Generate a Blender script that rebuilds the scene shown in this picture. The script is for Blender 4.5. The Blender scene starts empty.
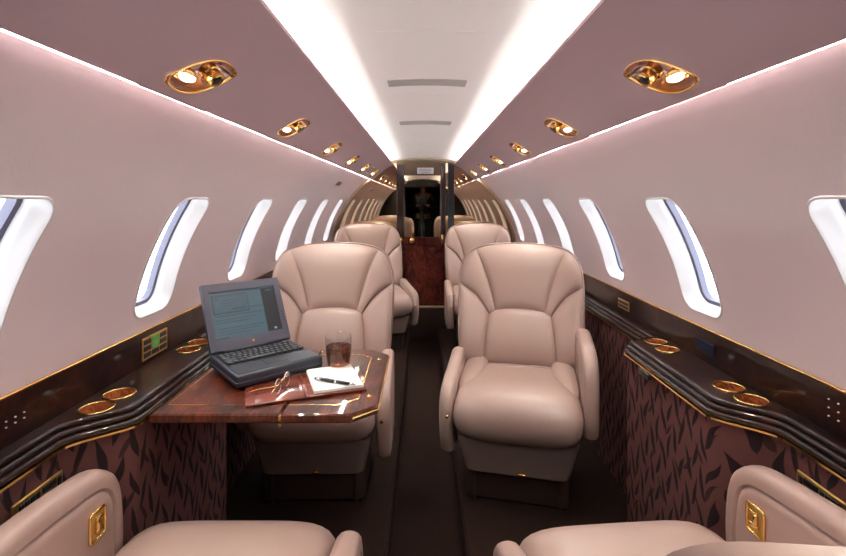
import bpy, bmesh, math, random
from mathutils import Vector, Matrix
random.seed(4)
PI = math.pi
SC = bpy.context.scene
COL = SC.collection

# ------------------------------------------------------------------ camera, world, exposure
EYE = 1.20
cam_d = bpy.data.cameras.new('camera_view')
cam = bpy.data.objects.new('camera_view', cam_d); COL.objects.link(cam)
cam.location = (-0.017, 0, EYE); cam.rotation_euler = (PI/2, 0, 0)
cam_d.sensor_width = 36; cam_d.lens = 36*480/846
cam_d.shift_x = 1/846; cam_d.shift_y = -78/846
cam_d.clip_start = 0.02
SC.camera = cam
w = bpy.data.worlds.new('daylight'); SC.world = w; w.use_nodes = True
w.node_tree.nodes['Background'].inputs[0].default_value = (0.93, 0.96, 1.0, 1)
w.node_tree.nodes['Background'].inputs[1].default_value = 3.0
vs = SC.view_settings
vs.view_transform = 'Standard'; vs.look = 'None'; vs.gamma = 1; vs.use_curve_mapping = False
vs.exposure = 1.2
COVE_CEIL = 19.0
COVE_WALL = 44.0
READ_W = 3.6

# ------------------------------------------------------------------ cabin dimensions
R, ZC = 0.87, 0.705          # side wall arc
Y0, Y1 = -0.20, 4.55         # aft and forward bulkheads
LEDGE_Z = 0.70
GOLD_Z = 0.80

# ------------------------------------------------------------------ materials
def new_mat(name):
    m = bpy.data.materials.new(name); m.use_nodes = True
    return m, m.node_tree, m.node_tree.nodes['Principled BSDF']

class NB:
    def __init__(s, nt): s.nt = nt
    def math(s, op, a, b=0.0, c=None):
        n = s.nt.nodes.new('ShaderNodeMath'); n.operation = op
        for i, v in enumerate((a, b, c)):
            if v is None: continue
            if isinstance(v, (int, float)): n.inputs[i].default_value = v
            else: s.nt.links.new(v, n.inputs[i])
        return n.outputs[0]

def plain(name, col, rough=0.5, metal=0.0, coat=0.0, spec=0.5, bump=0.0, bscale=300, var=0.0, vscale=6):
    m, nt, p = new_mat(name)
    p.inputs['Base Color'].default_value = (*col, 1)
    p.inputs['Roughness'].default_value = rough
    p.inputs['Metallic'].default_value = metal
    p.inputs['Coat Weight'].default_value = coat
    p.inputs['Coat Roughness'].default_value = 0.06
    p.inputs['Specular IOR Level'].default_value = spec
    tc = nt.nodes.new('ShaderNodeTexCoord')
    if var > 0:
        nz = nt.nodes.new('ShaderNodeTexNoise'); nz.inputs['Scale'].default_value = vscale; nz.inputs['Detail'].default_value = 4
        nt.links.new(tc.outputs['Object'], nz.inputs['Vector'])
        mx = nt.nodes.new('ShaderNodeMix'); mx.data_type = 'RGBA'
        mx.inputs[6].default_value = (*[c*(1-var) for c in col], 1)
        mx.inputs[7].default_value = (*[min(1, c*(1+var)) for c in col], 1)
        nt.links.new(nz.outputs['Fac'], mx.inputs[0]); nt.links.new(mx.outputs[2], p.inputs['Base Color'])
    if bump > 0:
        nb = nt.nodes.new('ShaderNodeTexNoise'); nb.inputs['Scale'].default_value = bscale; nb.inputs['Detail'].default_value = 2
        nt.links.new(tc.outputs['Object'], nb.inputs['Vector'])
        b = nt.nodes.new('ShaderNodeBump'); b.inputs['Strength'].default_value = bump; b.inputs['Distance'].default_value = 0.002
        nt.links.new(nb.outputs['Fac'], b.inputs['Height']); nt.links.new(b.outputs['Normal'], p.inputs['Normal'])
    return m

def emit(name, col, strength):
    m, nt, p = new_mat(name)
    p.inputs['Base Color'].default_value = (*[c*0.25 for c in col], 1)
    p.inputs['Emission Color'].default_value = (*col, 1)
    p.inputs['Emission Strength'].default_value = strength
    return m

def burl(name, dark, mid, light, scale=5.0, coat=0.65):
    m, nt, p = new_mat(name)
    tc = nt.nodes.new('ShaderNodeTexCoord')
    mp = nt.nodes.new('ShaderNodeMapping'); mp.inputs['Scale'].default_value = (1.6, 1.0, 1.0)
    nt.links.new(tc.outputs['Object'], mp.inputs['Vector'])
    n1 = nt.nodes.new('ShaderNodeTexNoise'); n1.inputs['Scale'].default_value = scale; n1.inputs['Detail'].default_value = 7
    n1.inputs['Roughness'].default_value = 0.62; n1.inputs['Distortion'].default_value = 1.6
    nt.links.new(mp.outputs['Vector'], n1.inputs['Vector'])
    wv = nt.nodes.new('ShaderNodeTexWave'); wv.inputs['Scale'].default_value = scale*2.2; wv.inputs['Distortion'].default_value = 9
    wv.inputs['Detail'].default_value = 3; wv.inputs['Detail Scale'].default_value = 1.5
    nt.links.new(mp.outputs['Vector'], wv.inputs['Vector'])
    nb = NB(nt)
    f = nb.math('ADD', nb.math('MULTIPLY', n1.outputs['Fac'], 0.92), nb.math('MULTIPLY', wv.outputs['Fac'], 0.08))
    cr = nt.nodes.new('ShaderNodeValToRGB'); e = cr.color_ramp.elements
    e[0].position = 0.34; e[0].color = (*dark, 1); e[1].position = 0.70; e[1].color = (*light, 1)
    q = cr.color_ramp.elements.new(0.5); q.color = (*mid, 1)
    nt.links.new(f, cr.inputs['Fac']); nt.links.new(cr.outputs['Color'], p.inputs['Base Color'])
    p.inputs['Roughness'].default_value = 0.4; p.inputs['Specular IOR Level'].default_value = 0.1
    p.inputs['Coat Weight'].default_value = coat; p.inputs['Coat Roughness'].default_value = 0.04
    return m

def leaf_fabric(name, base, leaf):
    m, nt, p = new_mat(name); nb = NB(nt)
    tc = nt.nodes.new('ShaderNodeTexCoord'); sp = nt.nodes.new('ShaderNodeSeparateXYZ')
    nt.links.new(tc.outputs['Object'], sp.inputs[0])
    nz = nt.nodes.new('ShaderNodeTexNoise'); nz.inputs['Scale'].default_value = 9.0; nz.inputs['Detail'].default_value = 1
    nt.links.new(tc.outputs['Object'], nz.inputs['Vector']); sc_ = nt.nodes.new('ShaderNodeSeparateColor'); nt.links.new(nz.outputs['Color'], sc_.inputs[0])
    U = nb.math('ADD', nb.math('ADD', sp.outputs['Y'], nb.math('MULTIPLY', sp.outputs['X'], 0.35)), nb.math('MULTIPLY', sc_.outputs[0], 0.045)); V = nb.math('ADD', sp.outputs['Z'], nb.math('MULTIPLY', sc_.outputs[1], 0.06))
    def layer(cu, cv, ang, wd, L, off):
        px = nb.math('ADD', nb.math('DIVIDE', U, cu), off); colm = nb.math('FLOOR', px)
        pv = nb.math('ADD', nb.math('DIVIDE', V, cv), nb.math('MULTIPLY', colm, 0.381)); row = nb.math('FLOOR', pv)
        lx = nb.math('MULTIPLY', nb.math('SUBTRACT', nb.math('SUBTRACT', px, colm), 0.5), cu)
        ly = nb.math('MULTIPLY', nb.math('SUBTRACT', nb.math('SUBTRACT', pv, row), 0.5), cv)
        sg = nb.math('SUBTRACT', nb.math('MULTIPLY', nb.math('PINGPONG', colm, 1.0), 2.0), 1.0)
        ca, sa = math.cos(ang), math.sin(ang)
        x2 = nb.math('ADD', nb.math('MULTIPLY', lx, ca), nb.math('MULTIPLY', nb.math('MULTIPLY', ly, sa), sg))
        y2 = nb.math('SUBTRACT', nb.math('MULTIPLY', ly, ca), nb.math('MULTIPLY', nb.math('MULTIPLY', lx, sa), sg))
        t = nb.math('DIVIDE', y2, L/2)
        env = nb.math('MULTIPLY', nb.math('SUBTRACT', 1.0, nb.math('MULTIPLY', t, t)), nb.math('SUBTRACT', 1.0, nb.math('MULTIPLY', t, 0.45)))
        d = nb.math('SUBTRACT', nb.math('MULTIPLY', env, wd), nb.math('ABSOLUTE', x2))
        return nb.math('MULTIPLY', nb.math('MINIMUM', nb.math('MAXIMUM', nb.math('MULTIPLY', d, 900), 0.0), 1.0), 1.0)
    a = layer(0.034, 0.105, 0.30, 0.0085, 0.095, 0.0)
    b = layer(0.051, 0.140, 0.55, 0.0065, 0.075, 0.45)
    f = nb.math('MULTIPLY', nb.math('MAXIMUM', a, nb.math('MULTIPLY', b, 0.8)), 0.9)
    mx = nt.nodes.new('ShaderNodeMix'); mx.data_type = 'RGBA'
    mx.inputs[6].default_value = (*base, 1); mx.inputs[7].default_value = (*leaf, 1)
    nt.links.new(f, mx.inputs[0]); nt.links.new(mx.outputs[2], p.inputs['Base Color'])
    p.inputs['Roughness'].default_value = 0.9; p.inputs['Specular IOR Level'].default_value = 0.1
    return m

M = {}
M['wall'] = plain('sidewall_vinyl', (0.69, 0.58, 0.59), 0.6, bump=0.22, bscale=170)
M['ceil'] = plain('headliner', (0.80, 0.715, 0.715), 0.75, bump=0.08, bscale=160)
M['psu'] = plain('overhead_panel_vinyl', (0.55, 0.405, 0.44), 0.55, bump=0.05, bscale=250)
M['bezel'] = plain('window_bezel_plastic', (0.60, 0.58, 0.57), 0.4)
M['outer_frame'] = plain('outer_window_frame', (0.13, 0.13, 0.19), 0.5)
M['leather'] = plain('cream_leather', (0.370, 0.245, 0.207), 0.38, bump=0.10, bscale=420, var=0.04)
M['leather_shade'] = plain('shaded_cream_leather', (0.15, 0.098, 0.084), 0.5, bump=0.10, bscale=420, var=0.04)  # cream leather darkened for the pods: shade under the cushion painted into the colour
M['plinth'] = plain('dark_brown_vinyl', (0.045, 0.022, 0.018), 0.45)
M['carpet'] = plain('brown_carpet', (0.020, 0.0095, 0.007), 0.95, bump=0.8, bscale=600, var=0.35, vscale=40, spec=0.1)
M['wood'] = burl('dark_burl', (0.006, 0.0018, 0.0015), (0.016, 0.0042, 0.003), (0.045, 0.011, 0.006))
M['table_wood'] = burl('table_burl', (0.022, 0.005, 0.003), (0.070, 0.015, 0.007), (0.16, 0.038, 0.016), 6)
M['cup_wood'] = burl('cup_burl', (0.14, 0.035, 0.012), (0.30, 0.085, 0.028), (0.5, 0.17, 0.06), 30)
M['red_burl'] = burl('red_burl', (0.03, 0.006, 0.005), (0.11, 0.018, 0.012), (0.22, 0.045, 0.03), 9)
M['fabric'] = leaf_fabric('leaf_fabric', (0.115, 0.046, 0.040), (0.013, 0.009, 0.011))
M['gold'] = plain('polished_brass', (0.86, 0.56, 0.20), 0.18, metal=1.0)
M['gold_dull'] = plain('brushed_brass', (0.62, 0.40, 0.13), 0.38, metal=1.0)
M['recess'] = plain('rose_polished_dish', (0.75, 0.56, 0.52), 0.25, metal=1.0)
M['black'] = plain('black_plastic', (0.012, 0.012, 0.014), 0.35)
M['void'] = plain('dark_lavatory_walls', (0.02, 0.016, 0.016), 0.8)
M['bronze_mirror'] = plain('bronze_mirror', (0.50, 0.38, 0.26), 0.015, metal=1.0)
M['door_mirror'] = plain('door_mirror', (0.60, 0.51, 0.38), 0.015, metal=1.0)
M['post'] = plain('dark_bronze_post', (0.03, 0.016, 0.012), 0.2, coat=0.4)
M['tan'] = plain('tan_arch_trim', (0.42, 0.29, 0.18), 0.5)
M['header'] = plain('brown_header', (0.12, 0.075, 0.042), 0.5)
M['pink_panel'] = plain('mauve_panel', (0.42, 0.32, 0.31), 0.7)
M['laptop'] = plain('charcoal_laptop_plastic', (0.017, 0.017, 0.027), 0.45, bump=0.03, bscale=900)
M['laptop_bezel'] = plain('laptop_bezel_plastic', (0.055, 0.051, 0.074), 0.5)
M['key'] = plain('laptop_keys', (0.03, 0.03, 0.036), 0.35)
M['folio'] = plain('burgundy_leather', (0.17, 0.035, 0.022), 0.22, coat=0.6, var=0.3, vscale=12)
M['paper'] = plain('paper', (0.80, 0.79, 0.76), 0.8)
M['steel'] = plain('silver_metal', (0.75, 0.74, 0.73), 0.2, metal=1.0)
M['placard'] = plain('white_placard', (0.72, 0.70, 0.72), 0.5)
M['red_ink'] = plain('red_ink', (0.55, 0.05, 0.07), 0.6)
M['grey_ink'] = plain('grey_ink', (0.30, 0.30, 0.36), 0.6)
M['vent'] = plain('ceiling_vent_grey', (0.40, 0.345, 0.335), 0.6)
M['slot'] = plain('dark_red_slot', (0.16, 0.07, 0.06), 0.5)
M['cove'] = emit('cove_tube_ceiling', (0.90, 1.0, 0.94), COVE_CEIL)
M['cove_w'] = emit('cove_tube_wall', (0.90, 1.0, 0.94), COVE_WALL)
M['bulb'] = emit('reading_bulb', (1.0, 0.82, 0.60), 9.0)
M['led'] = emit('green_led', (0.10, 0.5, 0.08), 0.12)
M['blue_disp'] = plain('dark_blue_display', (0.006, 0.012, 0.03), 0.4, spec=0.15)
M['scr_bg'] = emit('screen_teal', (0.021, 0.038, 0.049), 1.0)
M['scr_dark'] = emit('screen_dark', (0.004, 0.004, 0.006), 1.0)
M['scr_win'] = emit('screen_window', (0.016, 0.031, 0.042), 1.0)
M['scr_line'] = emit('screen_line', (0.007, 0.013, 0.019), 1.0)
for nm, cc in (('logo_red', (0.55, 0.03, 0.03)), ('logo_orange', (0.75, 0.25, 0.02)), ('logo_green', (0.08, 0.35, 0.06))):
    M[nm] = plain(nm, cc, 0.4)
M['cloth_dark'] = plain('dark_navy_cloth', (0.012, 0.014, 0.024), 0.85)
M['skin'] = plain('skin', (0.45, 0.26, 0.19), 0.5)
M['hair'] = plain('grey_hair', (0.22, 0.20, 0.19), 0.7)

def glass_mat(name, col, rough=0.0, ior=1.45):
    m, nt, p = new_mat(name)
    p.inputs['Base Color'].default_value = (*col, 1); p.inputs['Roughness'].default_value = rough
    p.inputs['Transmission Weight'].default_value = 1.0; p.inputs['IOR'].default_value = ior
    return m
def thin_glass():
    m = bpy.data.materials.new('thin_clear_glass'); m.use_nodes = True; nt = m.node_tree
    for n in list(nt.nodes): nt.nodes.remove(n)
    o = nt.nodes.new('ShaderNodeOutputMaterial'); t = nt.nodes.new('ShaderNodeBsdfTransparent'); g = nt.nodes.new('ShaderNodeBsdfGlossy')
    t.inputs[0].default_value = (0.96, 0.96, 0.96, 1); g.inputs['Roughness'].default_value = 0.02
    lw = nt.nodes.new('ShaderNodeLayerWeight'); nb = NB(nt)
    mx = nt.nodes.new('ShaderNodeMixShader'); nt.links.new(nb.math('ADD', nb.math('MULTIPLY', nb.math('POWER', lw.outputs['Facing'], 3.0), 0.35), 0.04), mx.inputs[0])
    nt.links.new(t.outputs[0], mx.inputs[1]); nt.links.new(g.outputs[0], mx.inputs[2]); nt.links.new(mx.outputs[0], o.inputs[0])
    return m
M['glass'] = thin_glass()
M['cola'] = glass_mat('dark_drink', (0.27, 0.07, 0.018), 0.0, 1.2)
M['ice'] = glass_mat('ice', (0.96, 0.96, 0.96), 0.1, 1.31)
def pane_mat():
    m = bpy.data.materials.new('window_pane'); m.use_nodes = True; nt = m.node_tree
    for n in list(nt.nodes): nt.nodes.remove(n)
    o = nt.nodes.new('ShaderNodeOutputMaterial'); t = nt.nodes.new('ShaderNodeBsdfTransparent'); g = nt.nodes.new('ShaderNodeBsdfGlossy')
    t.inputs[0].default_value = (0.95, 0.97, 1, 1); g.inputs['Roughness'].default_value = 0.02
    mx = nt.nodes.new('ShaderNodeMixShader'); mx.inputs[0].default_value = 0.06
    nt.links.new(t.outputs[0], mx.inputs[1]); nt.links.new(g.outputs[0], mx.inputs[2]); nt.links.new(mx.outputs[0], o.inputs[0])
    return m
M['pane'] = pane_mat()

# ------------------------------------------------------------------ mesh helpers
def tag(o, label=None, cat=None, group=None, kind=None):
    if label: o['label'] = label
    if cat: o['category'] = cat
    if group: o['group'] = group
    if kind: o['kind'] = kind
    return o

def obj(name, V, F, mat, parent=None, smooth=True, recalc=True, sharp=None):
    me = bpy.data.meshes.new(name)
    me.from_pydata([tuple(v) for v in V], [], [tuple(f) for f in F])
    if recalc:
        bm = bmesh.new(); bm.from_mesh(me)
        bmesh.ops.remove_doubles(bm, verts=bm.verts, dist=1e-6)
        bmesh.ops.recalc_face_normals(bm, faces=bm.faces)
        bm.to_mesh(me); bm.free()
    if smooth:
        for p in me.polygons: p.use_smooth = True
        if sharp is not None and hasattr(me, 'set_sharp_from_angle'):
            me.set_sharp_from_angle(angle=sharp)
    me.materials.append(M[mat] if isinstance(mat, str) else mat)
    o = bpy.data.objects.new(name, me); COL.objects.link(o)
    if parent is not None: o.parent = parent
    return o

def empty(name, loc=(0, 0, 0), rz=0.0):
    o = bpy.data.objects.new(name, None); COL.objects.link(o)
    o.empty_display_size = 0.05
    o.location = loc; o.rotation_euler = (0, 0, rz)
    return o

def merge(*parts):
    V, F = [], []
    for v, f in parts:
        n = len(V); V += list(v); F += [tuple(i+n for i in q) for q in f]
    return V, F

def xf(vf, mat):
    return [mat @ Vector(v) for v in vf[0]], vf[1]

def box(cx, cy, cz, sx, sy, sz, bev=0.0, seg=2):
    bm = bmesh.new(); bmesh.ops.create_cube(bm, size=1)
    for v in bm.verts: v.co = Vector((v.co.x*sx, v.co.y*sy, v.co.z*sz))
    if bev > 0:
        bmesh.ops.bevel(bm, geom=list(bm.edges)+list(bm.verts), offset=min(bev, 0.49*min(sx, sy, sz)), segments=seg, affect='EDGES', profile=0.5)
    V = [v.co + Vector((cx, cy, cz)) for v in bm.verts]; bm.verts.index_update()
    F = [[v.index for v in f.verts] for f in bm.faces]; bm.free()
    return V, F

def tube(path, r, n=8, closed=False, caps=True):
    P = [Vector(p) for p in path]; V, F = [], []
    m = len(P); up = None
    for i, p in enumerate(P):
        a = P[(i-1) % m] if (closed or i > 0) else P[i]
        b = P[(i+1) % m] if (closed or i < m-1) else P[i]
        t = (b-a).normalized()
        if up is None:
            up = Vector((0, 0, 1)) if abs(t.z) < 0.9 else Vector((1, 0, 0))
        s = t.cross(up).normalized(); up = s.cross(t).normalized()
        rr = r[i] if isinstance(r, (list, tuple)) else r
        for k in range(n):
            an = 2*PI*k/n
            V.append(p + s*rr*math.cos(an) + up*rr*math.sin(an))
    for i in range(m if closed else m-1):
        for k in range(n):
            j = (i+1) % m
            F.append((i*n+k, i*n+(k+1) % n, j*n+(k+1) % n, j*n+k))
    if caps and not closed:
        F.append(tuple(range(n))); F.append(tuple(range((m-1)*n, m*n)))
    return V, F

def lathe(prof, n=24, c=(0, 0, 0)):
    V, F = [], []
    for r, z in prof:
        for k in range(n):
            a = 2*PI*k/n; V.append((c[0]+r*math.cos(a), c[1]+r*math.sin(a), c[2]+z))
    for i in range(len(prof)-1):
        for k in range(n):
            F.append((i*n+k, i*n+(k+1) % n, (i+1)*n+(k+1) % n, (i+1)*n+k))
    F.append(tuple(range(n))); F.append(tuple(range((len(prof)-1)*n, len(prof)*n)))
    return V, F

def prism(poly, z0, z1, bev=0.0, axis='z'):
    """closed plan polygon (x, y) extruded in z with a small chamfer"""
    n = len(poly); V, F = [], []
    cx = sum(p[0] for p in poly)/n; cy = sum(p[1] for p in poly)/n
    def ins(b):
        out = []
        for i in range(n):
            a = Vector(poly[i-1]); p = Vector(poly[i]); q = Vector(poly[(i+1) % n])
            e1 = (p-a).normalized(); e2 = (q-p).normalized()
            n1 = Vector((-e1.y, e1.x)); n2 = Vector((-e2.y, e2.x))
            nn = n1+n2
            if nn.length < 1e-6: nn = n1
            nn = nn/ max(0.3, (1+n1.dot(n2)))
            if nn.dot(Vector((cx, cy))-p) < 0: nn = -nn
            out.append(p+nn*b)
        return out
    lays = [(ins(bev), z0), (poly, z0+bev), (poly, z1-bev), (ins(bev), z1)] if bev > 0 else [(poly, z0), (poly, z1)]
    for pl, z in lays:
        for p in pl: V.append((p[0], p[1], z))
    for L in range(len(lays)-1):
        for i in range(n):
            F.append((L*n+i, L*n+(i+1) % n, (L+1)*n+(i+1) % n, (L+1)*n+i))
    F.append(tuple(range(n))); F.append(tuple(range((len(lays)-1)*n, len(lays)*n)))
    return V, F

def ssphere(cx, cy, cz, rx, ry, rz, n=3.0, nu=20, nv=12):
    def sp(a, e): return math.copysign(abs(a)**e, a)
    e = 2/n; V, F = [], []
    for j in range(nv+1):
        ph = -PI/2+PI*j/nv
        for i in range(nu):
            th = 2*PI*i/nu
            V.append((cx+rx*sp(math.cos(ph), e)*sp(math.cos(th), e), cy+ry*sp(math.cos(ph), e)*sp(math.sin(th), e), cz+rz*sp(math.sin(ph), e)))
    for j in range(nv):
        for i in range(nu):
            F.append((j*nu+i, j*nu+(i+1) % nu, (j+1)*nu+(i+1) % nu, (j+1)*nu+i))
    return V, F

def catmull(pts, sub=6):
    P = [Vector(p) for p in pts]; out = []
    for i in range(len(P)-1):
        p0 = P[i-1] if i > 0 else P[i]*2-P[i+1]
        p3 = P[i+2] if i+2 < len(P) else P[i+1]*2-P[i]
        p1, p2 = P[i], P[i+1]
        for k in range(sub):
            t = k/sub
            out.append(0.5*((2*p1)+(p2-p0)*t+(2*p0-5*p1+4*p2-p3)*t*t+(3*p1-p0-3*p2+p3)*t**3))
    out.append(P[-1]); return out

def resample(pl, n):
    P = [Vector(p) for p in pl]; d = [0]
    for i in range(1, len(P)): d.append(d[-1]+(P[i]-P[i-1]).length)
    out = []; j = 0
    for k in range(n+1):
        t = d[-1]*k/n
        while j < len(P)-2 and d[j+1] < t: j += 1
        s = (t-d[j])/max(1e-9, d[j+1]-d[j]); out.append(P[j].lerp(P[j+1], min(1, max(0, s))))
    return out

def extrude_profile(prof, ys, closed=False):
    """cross-section (x, z) swept along straight y stations"""
    V, F = [], []; n = len(prof)
    for y in ys:
        for x, z in prof: V.append((x, y, z))
    for i in range(len(ys)-1):
        for k in range(n if closed else n-1):
            F.append((i*n+k, i*n+(k+1) % n, (i+1)*n+(k+1) % n, (i+1)*n+k))
    if closed:
        F.append(tuple(range(n))); F.append(tuple(range((len(ys)-1)*n, len(ys)*n)))
    return V, F

def grid_patch(u0, u1, v0, v1, nu, nv, fmap):
    V = [fmap(u0+(u1-u0)*i/nu, v0+(v1-v0)*j/nv) for j in range(nv+1) for i in range(nu+1)]
    F = [(j*(nu+1)+i, j*(nu+1)+i+1, (j+1)*(nu+1)+i+1, (j+1)*(nu+1)+i) for j in range(nv) for i in range(nu)]
    return V, F
def ring_patch(u0, u1, v0, v1, hole, rings, fmap, pad_u=0.05, pad_v=0.05, nu=10):
    """rectangle with a star-shaped hole: concentric quads round the hole, plain grids beyond, mapped to 3D by fmap(u, v)"""
    n = len(hole)
    a0 = max(u0, min(h[0] for h in hole)-pad_u); a1 = min(u1, max(h[0] for h in hole)+pad_u)
    b0 = max(v0, min(h[1] for h in hole)-pad_v); b1 = min(v1, max(h[1] for h in hole)+pad_v)
    cu, cv = (a0+a1)/2, (b0+b1)/2
    area = sum(hole[i-1][0]*hole[i][1]-hole[i][0]*hole[i-1][1] for i in range(n))
    H = hole if area > 0 else hole[::-1]
    cs = [(a1, b1), (a0, b1), (a0, b0), (a1, b0)]
    ks = [min(range(n), key=lambda i: (H[i][0]-c[0])**2/(a1-a0)**2+(H[i][1]-c[1])**2/(b1-b0)**2) for c in cs]
    out = [None]*n
    for q in range(4):
        k0, k1 = ks[q], ks[(q+1) % 4]; m = (k1-k0) % n
        for j in range(m):
            t = j/m; out[(k0+j) % n] = (cs[q][0]*(1-t)+cs[(q+1) % 4][0]*t, cs[q][1]*(1-t)+cs[(q+1) % 4][1]*t)
    V, F = [], []
    for r in range(rings+1):
        t = (r/rings)**1.2
        for i in range(n):
            V.append(fmap(H[i][0]*(1-t)+out[i][0]*t, H[i][1]*(1-t)+out[i][1]*t))
    for r in range(rings):
        for i in range(n):
            F.append((r*n+i, r*n+(i+1) % n, (r+1)*n+(i+1) % n, (r+1)*n+i))
    parts = [(V, F)]
    lo = lambda u, v: fmap(u, v, 0.0005); e = 0.008      # neighbours lap behind the ring so no daylight slips through the joint
    if b0 > v0: parts.append(grid_patch(u0, u1, v0, b0+e, nu*3, 3, lo))
    if b1 < v1: parts.append(grid_patch(u0, u1, b1-e, v1, nu*3, 3, lo))
    if a0 > u0: parts.append(grid_patch(u0, a0+e, b0-e, b1+e, nu, 4, lo))
    if a1 < u1: parts.append(grid_patch(a1-e, u1, b0-e, b1+e, nu, 4, lo))
    return merge(*parts)

def rrect(u0, u1, v0, v1, r, k=6, e=6):
    pts = []
    for cx, cy, a0 in ((u1-r, v1-r, 0), (u0+r, v1-r, PI/2), (u0+r, v0+r, PI), (u1-r, v0+r, 1.5*PI)):
        for i in range(k+1):
            a = a0+PI/2*i/k; pts.append((cx+r*math.cos(a), cy+r*math.sin(a)))
    out = []
    for i, p in enumerate(pts):
        q = pts[(i+1) % len(pts)]; out.append(p)
        L = math.hypot(q[0]-p[0], q[1]-p[1])
        if L > r:
            for j in range(1, e): out.append((p[0]+(q[0]-p[0])*j/e, p[1]+(q[1]-p[1])*j/e))
    return out

def wall_pt(s, phi, y, out=0.0):
    return Vector((s*(R+out)*math.cos(phi), y, ZC+(R+out)*math.sin(phi)))

# ------------------------------------------------------------------ room shell
AW = 0.135
fl = [(-0.95, -0.25), (-0.95, 0), (-AW-0.012, 0), (-AW, -0.012), (-AW, -0.10), (AW, -0.10), (AW, -0.012), (AW+0.012, 0), (0.95, 0), (0.95, -0.25)]
tag(obj('floor', *extrude_profile(fl, [-1.3, Y1+0.05], True), 'carpet', smooth=False), 'brown carpeted cabin floor with a sunken centre aisle', 'floor', kind='structure')

WIN_W, PH0, PH1 = 0.208, 0.166, 0.610
W_FAR0, W_SP = 0.928, 0.668
wins = [W_FAR0-WIN_W/2+W_SP*k for k in range(-1, 6)]
PH_TOP = math.asin((1.402-ZC)/R)
for s, side in ((-1, 'left'), (1, 'right')):
    parts = []
    for k, c in enumerate(wins):
        y0 = Y0 if k == 0 else c-W_SP/2
        y1 = Y1 if k == len(wins)-1 else c+W_SP/2
        hole = [(u/R, v) for u, v in rrect(PH0*R, PH1*R, c-WIN_W/2, c+WIN_W/2, 0.052)]
        parts.append(ring_patch(0.0, PH_TOP, y0, y1, hole, 6, lambda u, v, o=0.0: wall_pt(s, u, v, o), 0.09, 0.08))
    # cove trough above, plain lower wall below
    tr = [(s*R*math.cos(PH_TOP), ZC+R*math.sin(PH_TOP)), (s*0.545, 1.415), (s*0.56, 1.44), (s*0.56, 1.50), (s*0.45, 1.600-0.30*0.45*0.45)]
    parts.append(extrude_profile(tr, [Y0, Y1]))
    parts.append(extrude_profile([(s*R, ZC), (s*R, 0.0)], [Y0, Y1]))
    tag(obj('wall_'+side, *merge(*parts), 'wall', sharp=0.6), 'pale pink textured side wall, %s of the aisle' % side, 'wall', kind='structure')

nwin = 0
for s, side in ((-1, 'left'), (1, 'right')):
    for k, c in enumerate(wins):
        nwin += 1
        root = empty('window_%d' % nwin, wall_pt(s, (PH0+PH1)/2, c))
        inv = Matrix.Translation(-Vector(root.location))
        def loop(inset, out):
            return [wall_pt(s, u/R, v, out) for u, v in rrect(PH0*R+inset, PH1*R-inset, c-WIN_W/2+inset, c+WIN_W/2-inset, max(0.02, 0.052-inset))]
        def ringmesh(loops, cap=False):
            n = len(loops[0]); V = [p for L in loops for p in L]; F = []
            for j in range(len(loops)-1):
                for i in range(n): F.append((j*n+i, j*n+(i+1) % n, (j+1)*n+(i+1) % n, (j+1)*n+i))
            if cap: F.append(tuple(range((len(loops)-1)*n, len(loops)*n)))
            return V, F
        bez = ringmesh([loop(-0.006, 0.0005), loop(-0.004, -0.003), loop(0.0, -0.003), loop(0.003, 0.003), loop(0.005, 0.026), loop(0.008, 0.030), loop(0.010, 0.052)])
        obj('bezel', *xf(bez, inv), 'bezel', root, sharp=0.7)
        fr = ringmesh([loop(0.010, 0.052), loop(0.020, 0.055), loop(0.021, 0.074), loop(0.0, 0.078)])
        obj('outer_frame', *xf(fr, inv), 'outer_frame', root, sharp=0.7)
        # the pane: curved strip following the fuselage
        V, F = [], []; nn = 10
        for d in (0.066, 0.0695):
            for j in range(nn+1):
                ph = PH0+(0.020/R)+(PH1-PH0-0.040/R)*j/nn
                for y in (c-WIN_W/2+0.020, c+WIN_W/2-0.020): V.append(wall_pt(s, ph, y, d))
        for j in range(nn): F.append((2*j, 2*j+1, 2*j+3, 2*j+2))
        obj('pane', *xf((V[:2*(nn+1)], F), inv), 'pane', root)
        ordn = ['beside the aft bulkhead', 'nearest to the camera in view', 'second one ahead of the camera', 'third one ahead of the camera', 'fourth one ahead of the camera', 'fifth one ahead of the camera', 'last one by the mirrored bulkhead']
        tag(root, 'tall narrow oval-cornered cabin window in %s wall, %s' % (side, ordn[k]), 'window', 'cabin windows', 'structure')
        # daylight portal in the pane opening
        ld = bpy.data.lights.new('window_portal', 'AREA'); ld.shape = 'RECTANGLE'; ld.size = 0.17; ld.size_y = 0.37
        ld.cycles.is_portal = True
        lo = bpy.data.objects.new('window_portal', ld); COL.objects.link(lo)
        pm = (PH0+PH1)/2; lo.location = wall_pt(s, pm, c, 0.09)
        nrm = Vector((-s*math.cos(pm), 0, -math.sin(pm)))
        tz = -nrm; tx = Vector((0, 1, 0)); ty = tz.cross(tx)
        lo.rotation_euler = Matrix((tx, ty, tz)).transposed().to_euler()

# ceiling: the arched centre panel runs on above the overhead panels
def ceil_z(x): return 1.600-0.30*x*x
cp = [(x/40, ceil_z(x/40)) for x in range(-18, 19)]
tag(obj('ceiling', *extrude_profile(cp, [Y0, Y1]), 'ceil'), 'off-white arched ceiling panel along the cabin centre', 'ceiling', kind='structure')

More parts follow.
